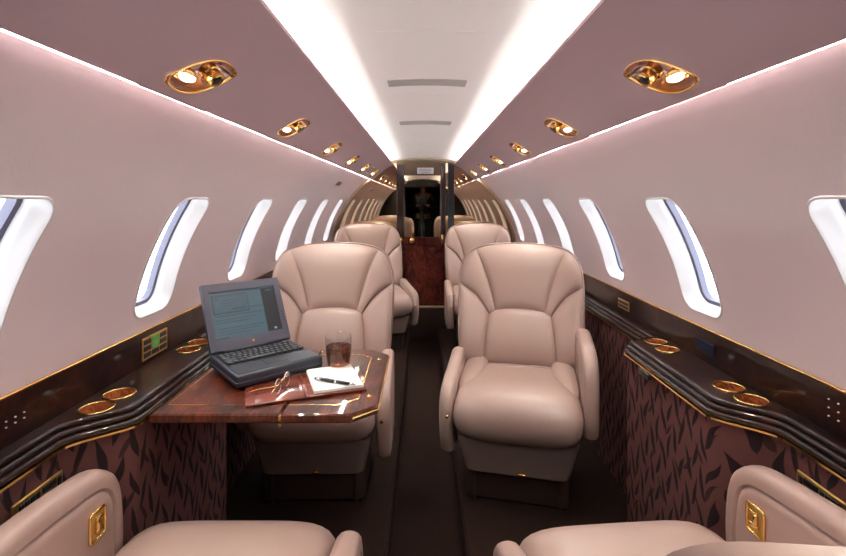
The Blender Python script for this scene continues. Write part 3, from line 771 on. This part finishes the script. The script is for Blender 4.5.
def make_seat(loc, rz, recline, label, arm_pos_up, arm_neg_up, emblem=0):
    root = empty('cabin_seat', loc, rz)
    tag(root, label, 'seat', 'leather cabin seats')
    PY, PZ = 0.150, 0.425
    ca, sa = math.cos(recline), math.sin(recline)
    def bk(x, yo, s_): return (x, PY+yo*ca+s_*sa, PZ+s_*ca-yo*sa)
    def patch(name, c0, c1, d0, d1, nu, nv, h, mir=False):
        G = coons(c0, c1, d0, d1, nu, nv); V, F = [], []
        for row in G:
            for p, u, v in row:
                x = -p.x if mir else p.x
                V.append(bk(x, back_y(x, p.y)+0.008-h*puff(u, v), p.y))
        for j in range(nv):
            for i in range(nu): F.append((j*(nu+1)+i, j*(nu+1)+i+1, (j+1)*(nu+1)+i+1, (j+1)*(nu+1)+i))
        return obj(name, V, F, 'leather', root)
    arc = ARC_L+mirr(ARC_L[:-1])[::-1]                         # right to left
    patch('lumbar_panel', mirr(SEAM_L[:1])+SEAM_L[:1], (arc)[::-1], mirr(SEAM_L), SEAM_L, 26, 16, 0.026)
    tops = mirr(OUT_TOP[:-1])+OUT_TOP[::-1]
    patch('head_panel', (arc[1:-1])[::-1], tops, mirr(SEAM_H), SEAM_H, 26, 18, 0.024)
    for mir in (False, True):
        patch('upper_wing', [(0.118, 0.247), (0.145, 0.228)], OUT_R[3:7][::-1], SEAM_H, SEAM_W, 14, 18, 0.020, mir)
        patch('lower_wing', [SEAM_L[0], OUT_R[0]], SEAM_W, SEAM_L, OUT_R[:4], 14, 18, 0.026, mir)
    # shell round the back
    half = crv(OUT_R, 36); loopP = [(p.x, p.y) for p in half]+[(-p.x, p.y) for p in half[::-1][1:]]
    V, F = [], []; L = len(loopP)
    for sc, dy, fl_ in ((0.985, 0.010, 0), (1.012, 0.004, 0), (1.028, 0.016, 0.1), (1.030, 0.05, 0.5), (1.015, 0.095, 0.9), (0.96, 0.118, 1), (0.80, 0.128, 1), (0.4, 0.130, 1)):
        for x, z in loopP:
            yb = back_y(x, z)*(1-fl_)
            V.append(bk(x*sc, yb+dy, 0.27+(z-0.27)*sc))
    nl = 8
    for j in range(nl-1):
        for i in range(L): F.append((j*L+i, j*L+(i+1) % L, (j+1)*L+(i+1) % L, (j+1)*L+i))
    F.append(tuple(range((nl-1)*L, nl*L)))
    obj('back_shell', V, F, 'leather', root, sharp=1.1)
    # cushion
    prof = closed_smooth([(0.185, 0.280), (0.19, 0.40), (0.16, 0.432), (0.05, 0.438), (-0.08, 0.450), (-0.19, 0.458), (-0.265, 0.447), (-0.316, 0.408), (-0.330, 0.348), (-0.308, 0.290), (-0.25, 0.268), (0.0, 0.270)], 4)
    obj('seat_cushion', *loft(prof, 0.252, -0.06, 0.358, 5.0, 24), 'leather', root)
    for m_ in (-1, 1):
        obj('cushion_bolster', *xf(ssphere(0, 0, 0, 0.050, 0.26, 0.030, 2.2), Matrix.Translation((m_*0.196, 0.06, 0.431)) @ Matrix.Rotation(m_*0.06, 4, 'Z') @ Matrix.Rotation(0.06, 4, 'X')), 'leather', root)
    # pod and plinth
    V, F = [], []
    lay = [(0.232, -0.275, 0.17, 0.275), (0.230, -0.275, 0.17, 0.262), (0.200, -0.262, 0.15, 0.14), (0.190, -0.250, 0.14, 0.132)]
    for hw, ya, yb, z in lay: V += [(x_, y_, z) for x_, y_ in rrect(-hw, hw, ya, yb, 0.035, 5, 2)]
    np_ = len(V)//4
    for j in range(3):
        for i in range(np_): F.append((j*np_+i, j*np_+(i+1) % np_, (j+1)*np_+(i+1) % np_, (j+1)*np_+i))
    F += [tuple(range(np_)), tuple(range(3*np_, 4*np_))]
    obj('pod', V, F, 'leather_shade', root, sharp=0.6)
    pln = obj('plinth', *box(0, -0.03, 0.067, 0.40, 0.36, 0.132, 0.012), 'plinth', root)
    for m_ in (-1, 1): obj('plinth_bracket', *box(m_*0.165, -0.213, 0.062, 0.012, 0.012, 0.118, 0.003), 'plinth', pln)
    obj('release_latch', *box(0.02, -0.268, 0.150, 0.03, 0.02, 0.012, 0.003), 'gold', root)
    # armrests: padded rim with an inset panel
    for m_, up in ((1, arm_pos_up), (-1, arm_neg_up)):
        if up: pr = [(0.09, 0.285), (-0.19, 0.285), (-0.240, 0.31), (-0.260, 0.38), (-0.262, 0.48), (-0.245, 0.562), (-0.195, 0.610), (-0.12, 0.626), (0.02, 0.636), (0.09, 0.630), (0.135, 0.59), (0.14, 0.43), (0.125, 0.31)]
        else: pr = [(0.09, 0.17), (-0.19, 0.17), (-0.25, 0.22), (-0.275, 0.32), (-0.272, 0.39), (-0.245, 0.44), (-0.19, 0.463), (-0.10, 0.482), (-0.01, 0.500), (0.07, 0.515), (0.125, 0.49), (0.14, 0.38), (0.12, 0.22)]
        P2 = closed_smooth(pr, 7); cy_ = sum(p[0] for p in P2)/len(P2); cz_ = sum(p[1] for p in P2)/len(P2)
        V, F = [], []; n = len(P2)
        T = 0.030
        for dx, ins in ((-T, 0.062), (-T*0.95, 0.046), (-T*0.74, 0.041), (-T*0.97, 0.036), (-T*0.95, 0.022), (-T*0.86, 0.011), (-T*0.62, 0.004), (-T*0.32, 0.001), (0, 0.0), (T*0.32, 0.001), (T*0.62, 0.004), (T*0.86, 0.011), (T*0.95, 0.022), (T*0.97, 0.036), (T*0.74, 0.041), (T*0.95, 0.046), (T, 0.062)):
            for i, (y, z) in enumerate(P2):
                a = Vector(P2[i-1]); b = Vector(P2[(i+1) % n]); t = (b-a).normalized(); nn = Vector((-t.y, t.x))
                if nn.dot(Vector((cy_-y, cz_-z))) < 0: nn = -nn
                V.append((m_*0.276+dx, y+nn.x*ins, z+nn.y*ins))
        for j in range(16):
            for i in range(n): F.append((j*n+i, j*n+(i+1) % n, (j+1)*n+(i+1) % n, (j+1)*n+i))
        F.append(tuple(range(n))); F.append(tuple(range(16*n, 17*n)))
        am = obj('armrest', V, F, 'leather', root, sharp=0.9)
        if up and emblem:
            xe = m_*(0.276-T-0.002)
            fr = [Vector((xe, -0.155+y, 0.515+z)) for y, z in rrect(-0.023, 0.023, -0.030, 0.030, 0.007, 4, 2)]
            em = obj('latch_plate', *tube(fr, 0.0035, 6, closed=True), 'gold', am)
            obj('latch_back', *box(xe+m_*0.001, -0.155, 0.515, 0.003, 0.040, 0.056, 0.001, 1), 'gold_dull', em)
            obj('latch_lever', *merge(box(xe-m_*0.004, -0.155, 0.505, 0.008, 0.024, 0.010, 0.003), box(xe-m_*0.004, -0.150, 0.518, 0.008, 0.010, 0.026, 0.003), box(xe-m_*0.003, -0.158, 0.531, 0.006, 0.022, 0.007, 0.002)), 'gold', em)
        elif not up:
            obj('recline_button', *xf(lathe([(0.009, 0), (0.009, 0.004), (0.005, 0.007), (0.001, 0.008)], 14), Matrix.Translation((m_*0.270, -0.271, 0.345)) @ Matrix.Rotation(PI/2, 4, 'X')), 'gold', am)
    return root

D = math.radians
make_seat((0.405, 2.10, 0), D(-13), D(15), 'cream leather cabin seat facing camera, right of aisle, turned towards the aisle', True, False)
make_seat((-0.448, 2.12, 0), D(1), D(15), 'cream leather cabin seat facing camera behind the laptop table', False, True)
make_seat((-0.415, 4.03, 0), D(20), D(13), 'cream leather cabin seat far left by the mirrored bulkhead, angled to aisle', False, True)
make_seat((0.480, 4.05, 0), D(0), D(13), 'cream leather cabin seat far right by the mirrored bulkhead', True, False)
make_seat((-0.458, 0.858, 0), D(180), D(37), 'cream leather cabin seat at bottom left, facing forward, only cushion and armrests showing', True, False, 1)
make_seat((0.466, 0.850, 0), D(185), D(32), 'cream leather cabin seat at bottom right, facing forward, edge of its back showing', False, True, 1)

# ------------------------------------------------------------------ table
TZ = 0.668
tb = empty('folding_table', (-0.42, 1.45, TZ))
def tpart(name, vf, mat, par=None, smooth=False): return obj(name, *xf(vf, Matrix.Translation((0.42, -1.45, -TZ))), mat, par or tb, smooth=smooth)
tpart('inner_leaf', prism([(-0.694, 1.192), (-0.372, 1.192), (-0.372, 1.706), (-0.694, 1.706)], TZ-0.024, TZ, 0.004), 'table_wood')
tpart('outer_leaf', prism([(-0.369, 1.192), (-0.195, 1.192), (-0.132, 1.245), (-0.132, 1.655), (-0.192, 1.706), (-0.369, 1.706)], TZ-0.024, TZ, 0.004), 'table_wood')
def strip(x0, y0, x1, y1, wd=0.004, z=TZ, mat='gold', t=0.0012):
    d = Vector((x1-x0, y1-y0)); L = d.length; a = math.atan2(d.y, d.x)
    return tpart('brass_inlay', xf(box(0, 0, 0, L, wd, t), Matrix.Translation(((x0+x1)/2, (y0+y1)/2, z)) @ Matrix.Rotation(a, 4, 'Z')), mat)
strip(-0.675, 1.246, -0.372, 1.246); strip(-0.369, 1.246, -0.235, 1.246); strip(-0.235, 1.246, -0.187, 1.285)
strip(-0.187, 1.285, -0.187, 1.62); strip(-0.187, 1.62, -0.225, 1.652); strip(-0.225, 1.652, -0.369, 1.652); strip(-0.372, 1.652, -0.66, 1.652); strip(-0.675, 1.246, -0.675, 1.62)
for y in (1.196, 1.70): tpart('hinge', merge(box(-0.3705, y, TZ-0.010, 0.007, 0.012, 0.012, 0.002), tube([(-0.3705, y-0.006, TZ-0.028), (-0.3705, y+0.006, TZ-0.028)], 0.004, 8)), 'gold_dull')
for x, y in ((-0.160, 1.30), (-0.160, 1.60)): tpart('brass_stud', lathe([(0.007, 0), (0.007, 0.002), (0.003, 0.004)], 12, (x, y, TZ-0.0005)), 'gold', smooth=True)
edge = tpart('brass_edge', tube([(-0.190, 1.1905, TZ-0.010), (-0.1305, 1.2435, TZ-0.010), (-0.1305, 1.656, TZ-0.010), (-0.191, 1.708, TZ-0.010)], 0.003, 6), 'gold')
for y in (1.26, 1.64): tpart('support_arm', box(-0.56, y, TZ-0.036, 0.28, 0.024, 0.022, 0.004), 'plinth')
tag(tb, 'dark burl folding table with brass inlay pulled out from left ledge', 'table')

# folio with notepad
FA = math.radians(20.4)
fo = empty('leather_folio', (-0.352, 1.367, TZ+0.001), FA)
obj('left_cover', *box(-0.083, 0, 0.004, 0.150, 0.186, 0.006, 0.002), 'folio', fo)
obj('right_cover', *box(0.079, 0, 0.004, 0.160, 0.186, 0.006, 0.002), 'folio', fo)
obj('spine', *merge(*[tube([(x, -0.092, 0.0055), (x, 0.092, 0.0055)], 0.0032, 8) for x in (-0.005, 0.0)]), 'folio', fo)
obj('pocket_flap', *box(-0.075, -0.025, 0.0076, 0.120, 0.130, 0.0016, 0.0006, 1), 'folio', fo)
tag(fo, 'open burgundy leather folio lying on the table', 'folio')
nd = empty('notepad', Vector(fo.location)+Matrix.Rotation(FA, 3, 'Z') @ Vector((0.085, 0.006, 0.0075)), FA)
obj('pages', *box(0, 0, 0.004, 0.136, 0.178, 0.0075, 0.0006, 1), 'paper', nd, smooth=False)
obj('cardboard_back', *box(0, 0, 0.0004, 0.138, 0.180, 0.0008), 'tan', nd, smooth=False)
tag(nd, 'white notepad in the right side of the folio', 'notepad')
pw = Vector((-0.262, 1.350, nd.location.z+0.0082+0.005))
pn = empty('pen', pw, math.radians(-21))
def pl(name, x0, x1, r0, r1, mat, par=pn): return obj(name, *tube([(x0, 0, 0), ((x0+x1)/2, 0, 0), (x1, 0, 0)], [r0, max(r0, r1), r1], 12), mat, par)
pl('barrel', 0.006, 0.045, 0.0046, 0.0040, 'black'); pl('cap', -0.045, -0.001, 0.0042, 0.0048, 'black'); pl('ring', -0.001, 0.006, 0.0050, 0.0050, 'steel')
pl('tip', 0.045, 0.066, 0.0036, 0.0008, 'steel'); pl('crown', -0.066, -0.045, 0.0036, 0.0044, 'steel')
obj('clip', *box(-0.038, 0, 0.0058, 0.040, 0.0022, 0.0012, 0.0004, 1), 'steel', pn)
tag(pn, 'black and silver pen on the white notepad', 'pen')

# eyeglasses on the left cover
eg = empty('eyeglasses', (-0.400, 1.318, TZ+0.0096), math.radians(80))
def circ(cx_, cz_, r, n=24, y=0): return [(cx_+r*math.cos(2*PI*i/n), y, cz_+r*1.12*math.sin(2*PI*i/n)) for i in range(n)]
for cx_ in (-0.026, 0.026):
    rim = obj('lens_rim', *tube(circ(cx_, 0.021, 0.0175), 0.0011, 6, closed=True), 'steel', eg)
    pts = circ(cx_, 0.021, 0.017); obj('lens', pts+[(p[0], 0.0012, p[2]) for p in pts], [tuple(range(24)), tuple(range(24, 48))]+[(i, (i+1) % 24, 24+(i+1) % 24, 24+i) for i in range(24)], 'glass', rim, smooth=False)
obj('bridge', *tube([(-0.007, 0, 0.030), (0, -0.002, 0.034), (0.007, 0, 0.030)], 0.0012, 6), 'gold', eg)
obj('temple', *tube([(-0.045, 0, 0.028), (-0.047, 0.004, 0.027), (-0.047, 0.045, 0.018), (-0.045, 0.070, 0.009), (-0.043, 0.088, 0.0015)], 0.0011, 6), 'gold', eg)
obj('temple', *tube([(0.045, 0, 0.028), (0.046, 0.006, 0.027), (0.030, 0.012, 0.020), (-0.010, 0.016, 0.008), (-0.030, 0.018, 0.0015)], 0.0011, 6), 'gold', eg)
tag(eg, 'thin gold rimmed eyeglasses resting on the folio', 'eyeglasses')

# tumbler
gx, gy = -0.280, 1.512
tg = empty('drink_glass', (gx, gy, TZ+0.0006))
prof = [(0.001, 0.0), (0.030, 0.0), (0.034, 0.004), (0.040, 0.05), (0.0425, 0.104), (0.0419, 0.1052), (0.0412, 0.104), (0.0387, 0.05), (0.033, 0.014), (0.001, 0.012)]
V, F = lathe(prof, 32)
V = [(x*(1+(0.012*math.cos(10*math.atan2(y, x)) if 0.003 < z < 0.06 and math.hypot(x, y) > 0.0337 else 0)), y*(1+(0.012*math.cos(10*math.atan2(y, x)) if 0.003 < z < 0.06 and math.hypot(x, y) > 0.0337 else 0)), z) for x, y, z in V]
obj('tumbler', V, F, 'glass', tg, sharp=0.9)
obj('drink', *lathe([(0.001, 0.0125), (0.0328, 0.0145), (0.0384, 0.05), (0.0395, 0.072), (0.001, 0.0722)], 32), 'cola', tg, sharp=0.9)
for (x, y, z, a) in ((-0.012, -0.012, 0.062, 0.4), (0.015, 0.004, 0.064, 1.1), (-0.006, 0.016, 0.060, 2.0)):
    obj('ice_cube', *xf(box(0, 0, 0, 0.022, 0.022, 0.022, 0.004), Matrix.Translation((x, y, z)) @ Matrix.Rotation(a, 4, 'Z') @ Matrix.Rotation(a*0.7, 4, 'X')), 'ice', tg)
tag(tg, 'cut glass tumbler of dark cola with ice beside the laptop', 'drinking glass')

# laptop
LA = math.radians(41.0)
LW, LD, LH = 0.268, 0.238, 0.036
fl_c = Vector((-0.526, 1.318))                     # front left corner on plan
ux = Vector((math.cos(LA), math.sin(LA))); uy = Vector((-math.sin(LA), math.cos(LA)))
lc = fl_c+ux*LW/2+uy*LD/2
lt = empty('laptop', (lc.x, lc.y, TZ+0.0085), LA)
obj('base', *box(0, 0, LH/2+0.003, LW, LD, LH, 0.008, 3), 'laptop', lt, sharp=0.8)
for x in (-0.1, 0.1):
    for y in (-0.09, 0.09): obj('rubber_foot', *box(x, y, 0.002, 0.022, 0.012, 0.005), 'black', lt, smooth=False)
obj('base_edge_band', *box(0, 0, LH*0.50, LW+0.002, LD+0.002, 0.003, 0.001, 1), 'laptop_bezel', lt, smooth=False)
kz = LH+0.003
obj('keyboard_tray', *box(0, 0.030, kz, LW*0.93, 0.108, 0.002, 0.001, 1), 'black', lt, smooth=False)
ky = []
for r_ in range(5):
    n_ = [14, 14, 13, 12, 9][r_]; yy = 0.074-r_*0.0205; x = -LW*0.455
    tot = LW*0.91; ws = [1.0]*n_
    if r_ == 1: ws[-1] = 1.4
    if r_ == 2: ws[0] = 1.5; ws[-1] = 1.7
    if r_ == 3: ws[0] = 2.1; ws[-1] = 2.0
    if r_ == 4: ws[3] = 5.2
    u = tot/sum(ws)
    for w_ in ws:
        ky.append(box(x+w_*u/2, yy, kz+0.004, w_*u-0.0028, 0.0172, 0.0065, 0.0022, 1)); x += w_*u
kb = obj('keyboard_keys', *merge(*ky), 'key', lt, smooth=False); kb['kind'] = 'stuff'
obj('palm_rest', *box(0, -0.070, kz+0.0005, LW*0.95, 0.082, 0.002, 0.001, 1), 'laptop_bezel' if False else 'laptop', lt, smooth=False)
tp = obj('trackpad', *box(0.0, -0.062, kz+0.0016, 0.062, 0.046, 0.0018, 0.0008, 1), 'black', lt, smooth=False)
obj('trackpad_button', *box(0.0, -0.094, kz+0.0016, 0.062, 0.012, 0.0022, 0.0008, 1), 'key', lt, smooth=False)
obj('hinge_bar', *tube([(-LW*0.36, LD/2-0.012, kz+0.003), (LW*0.36, LD/2-0.012, kz+0.003)], 0.008, 10), 'laptop', lt)
LDH = 0.228
hm = Matrix.Translation((0, LD/2-0.012, kz+0.004)) @ Matrix.Rotation(-math.radians(29), 4, 'X')
lid = obj('lid', *xf(merge(box(0, 0.005, LDH/2, LW, 0.010, LDH, 0.004, 2)), hm), 'laptop', lt, sharp=0.8)
bz = 0.022; SWd, SHt, sz0 = LW-0.046, 0.162, 0.036
def lp_(name, x0, x1, z0, z1, y, t, mat, par=lid): return obj(name, *xf(box((x0+x1)/2, y, (z0+z1)/2, x1-x0, t, z1-z0), hm), mat, par, smooth=False)
lp_('bezel_bar', -LW/2+0.002, LW/2-0.002, 0.004, sz0, -0.002, 0.006, 'laptop_bezel')
lp_('bezel_bar', -LW/2+0.002, LW/2-0.002, sz0+SHt, LDH-0.002, -0.002, 0.006, 'laptop_bezel')
lp_('bezel_bar', -LW/2+0.002, -SWd/2, sz0, sz0+SHt, -0.002, 0.006, 'laptop_bezel')
lp_('bezel_bar', SWd/2, LW/2-0.002, sz0, sz0+SHt, -0.002, 0.006, 'laptop_bezel')
scr = lp_('screen', -SWd/2, SWd/2, sz0, sz0+SHt, 0.0, 0.004, 'scr_bg')
X = lambda f: -SWd/2+SWd*f
Z = lambda f: sz0+SHt*f
def sp_(x0, x1, z0, z1, mat, y=-0.0024): return lp_('screen_item', X(x0), X(x1), Z(z0), Z(z1), y, 0.0006, mat, scr)
sp_(0.78, 1.0, 0.02, 0.97, 'scr_dark'); sp_(0.02, 0.78, 0.965, 0.995, 'scr_line'); sp_(0.86, 0.95, 0.90, 0.93, 'scr_bg', -0.0028); sp_(0.88, 0.92, 0.05, 0.09, 'grey_ink', -0.0028)
sp_(0.03, 0.56, 0.53, 0.93, 'scr_line'); sp_(0.04, 0.55, 0.545, 0.915, 'scr_win', -0.0028)
sp_(0.07, 0.52, 0.90, 0.905, 'scr_line', -0.0031); sp_(0.09, 0.12, 0.84, 0.86, 'scr_line', -0.0031); sp_(0.30, 0.50, 0.60, 0.62, 'scr_line', -0.0031)
for i_, zz in enumerate((0.80, 0.74, 0.68)): sp_(0.15, 0.40-0.04*i_, zz, zz+0.008, 'scr_line', -0.0031)
for i_, zz in enumerate((0.48, 0.40, 0.34, 0.22, 0.16, 0.10)): sp_(0.05, 0.74-0.09*(i_ % 3), zz, zz+0.008, 'scr_line')
sp_(0.58, 0.77, 0.60, 0.608, 'scr_line'); sp_(0.02, 0.20, 0.02, 0.05, 'scr_line')
# small striped fruit-shaped maker's mark under the screen
for i_, (nm_, zz, wd) in enumerate((('logo_green', 0.0215, 0.0050), ('logo_orange', 0.0185, 0.0068), ('logo_red', 0.0155, 0.0054))):
    obj('maker_mark', *xf(ssphere(0.004, -0.0052, zz, wd/2+0.001, 0.0008, 0.0020, 2.2, 12, 8), hm), nm_, lid)
for zz in (0.07, 0.08, 0.09, 0.10): obj('speaker_button', *xf(box(LW/2-0.011, -0.0054, zz, 0.008, 0.002, 0.005, 0.001, 1), hm), 'key', lid, smooth=False)
tag(lt, 'dark grey laptop open on the table with screen lit', 'laptop')

# ------------------------------------------------------------------ photographer and camera behind the lens (seen only in the mirrors)
def skin(name, verts, edges, radii, mat, parent=None, sub=2):
    me = bpy.data.meshes.new(name); me.from_pydata(verts, edges, []); o = bpy.data.objects.new(name, me); COL.objects.link(o)
    sk = o.modifiers.new('skin', 'SKIN'); ss = o.modifiers.new('sub', 'SUBSURF'); ss.levels = ss.render_levels = sub
    for i, r_ in enumerate(radii): me.skin_vertices[0].data[i].radius = (r_, r_) if not isinstance(r_, tuple) else r_
    me.skin_vertices[0].data[0].use_root = True
    bpy.context.view_layer.update()
    ev = o.evaluated_get(bpy.context.evaluated_depsgraph_get()); nm2 = bpy.data.meshes.new_from_object(ev)
    o.modifiers.clear(); o.data = nm2
    for p in nm2.polygons: p.use_smooth = True
    nm2.materials.clear(); nm2.materials.append(M[mat]); o.parent = parent
    return o
pr = empty('person', (0, -0.78, -0.10))
jv = [(0, -0.06, 0.92), (0, -0.03, 1.10), (0, 0.04, 1.28), (0, 0.10, 1.38), (0, 0.14, 1.45), (0, 0.18, 1.52), (0, 0.19, 1.60),
      (-0.17, 0.08, 1.37), (-0.26, 0.16, 1.16), (-0.12, 0.33, 1.18), (0.17, 0.08, 1.37), (0.26, 0.16, 1.16), (0.12, 0.33, 1.18),
      (-0.10, -0.04, 0.84), (-0.12, 0.0, 0.48), (-0.12, -0.05, 0.09), (-0.12, 0.07, 0.035), (0.10, -0.04, 0.84), (0.12, 0.0, 0.48), (0.12, -0.05, 0.09), (0.12, 0.07, 0.035)]
je = [(0, 1), (1, 2), (2, 3), (3, 4), (4, 5), (5, 6), (3, 7), (7, 8), (8, 9), (3, 10), (10, 11), (11, 12), (0, 13), (13, 14), (14, 15), (15, 16), (0, 17), (17, 18), (18, 19), (19, 20)]
jr = [(0.15, 0.11), (0.15, 0.11), (0.17, 0.12), (0.12, 0.10), 0.06, (0.075, 0.09), (0.07, 0.085), 0.07, 0.052, 0.036, 0.07, 0.052, 0.036, 0.10, 0.07, 0.048, 0.04, 0.10, 0.07, 0.048, 0.04]
skin('body', jv, je, [tuple(q*0.9 for q in r_) if isinstance(r_, tuple) else r_*0.88 for r_ in jr], 'skin', pr)
idx = [0, 1, 2, 3, 7, 8, 9, 10, 11, 12]; mp_ = {a: i for i, a in enumerate(idx)}
skin('dark_jacket', [jv[i] for i in idx], [(mp_[a], mp_[b]) for a, b in je if a in mp_ and b in mp_], [tuple(q*1.04 for q in jr[i]) if isinstance(jr[i], tuple) else jr[i]*1.06 for i in idx], 'cloth_dark', pr)
idx = [0, 13, 14, 15, 17, 18, 19]; mp2 = {a: i for i, a in enumerate(idx)}
skin('dark_trousers', [jv[i] for i in idx], [(mp2[a], mp2[b]) for a, b in je if a in mp2 and b in mp2], [tuple(q*1.03 for q in jr[i]) if isinstance(jr[i], tuple) else jr[i]*1.08 for i in idx], 'cloth_dark', pr)
obj('hair', *ssphere(0, 0.165, 1.615, 0.088, 0.100, 0.075, 2.2), 'hair', pr)
for m_ in (-1, 1):
    hd = []
    for f_ in range(4): hd.append(tube([(m_*(0.085+0.016*f_-0.02), 0.36, 1.20), (m_*(0.080+0.014*f_-0.02), 0.395, 1.205), (m_*(0.072+0.012*f_-0.02), 0.410, 1.185)], [0.009, 0.0085, 0.007], 8))
    hd.append(tube([(m_*0.13, 0.345, 1.19), (m_*0.11, 0.375, 1.175), (m_*0.095, 0.39, 1.165)], [0.010, 0.009, 0.007], 8)); hd.append(ssphere(m_*0.10, 0.345, 1.195, 0.042, 0.035, 0.018, 2.3))
    obj('hand', *merge(*hd), 'skin', pr)
tag(pr, 'photographer in dark clothes reflected in the door mirror', 'person')
vc = empty('view_camera', (-0.022, -0.20, 1.08))
obj('front_standard', *box(0, 0.10, 0.12, 0.16, 0.025, 0.17, 0.006), 'black', vc)
obj('lens', *xf(lathe([(0.03, 0), (0.034, 0.01), (0.034, 0.035), (0.026, 0.036), (0.022, 0.022), (0.002, 0.020)], 24), Matrix.Translation((0, 0.112, 0.12)) @ Matrix.Rotation(-PI/2, 4, 'X')), 'black', vc)
bl = []
for i in range(13):
    sz_ = 0.070+(0.012 if i % 2 else 0); bl.append([(-sz_, 0.09-i*0.0125, 0.12-sz_), (sz_, 0.09-i*0.0125, 0.12-sz_), (sz_, 0.09-i*0.0125, 0.12+sz_), (-sz_, 0.09-i*0.0125, 0.12+sz_)])
obj('bellows', [p for L_ in bl for p in L_], [(j*4+i, j*4+(i+1) % 4, j*4+4+(i+1) % 4, j*4+4+i) for j in range(12) for i in range(4)], 'cloth_dark', vc, smooth=False)
obj('rear_standard', *box(0, -0.075, 0.12, 0.19, 0.03, 0.19, 0.006), 'black', vc)
obj('rail', *box(0, 0.0, 0.012, 0.05, 0.26, 0.024, 0.004), 'black', vc)
tag(vc, 'black bellows camera on tripod reflected in the door mirror', 'camera')
tr_ = empty('tripod', (-0.022, -0.20, -0.10))
obj('head', *lathe([(0.02, 1.04), (0.02, 1.10), (0.04, 1.12), (0.04, 1.178)], 16), 'black', tr_)
for a in (PI*0.5, PI*1.17, PI*1.83):
    rr_ = 0.11 if a == PI*0.5 else 0.11
    obj('leg', *tube([(0.02*math.cos(a), 0.02*math.sin(a), 1.08), (rr_*math.cos(a), rr_*math.sin(a), 0.0)], [0.016, 0.011], 8), 'black', tr_)
tag(tr_, 'black tripod standing in the aisle under the bellows camera', 'tripod')
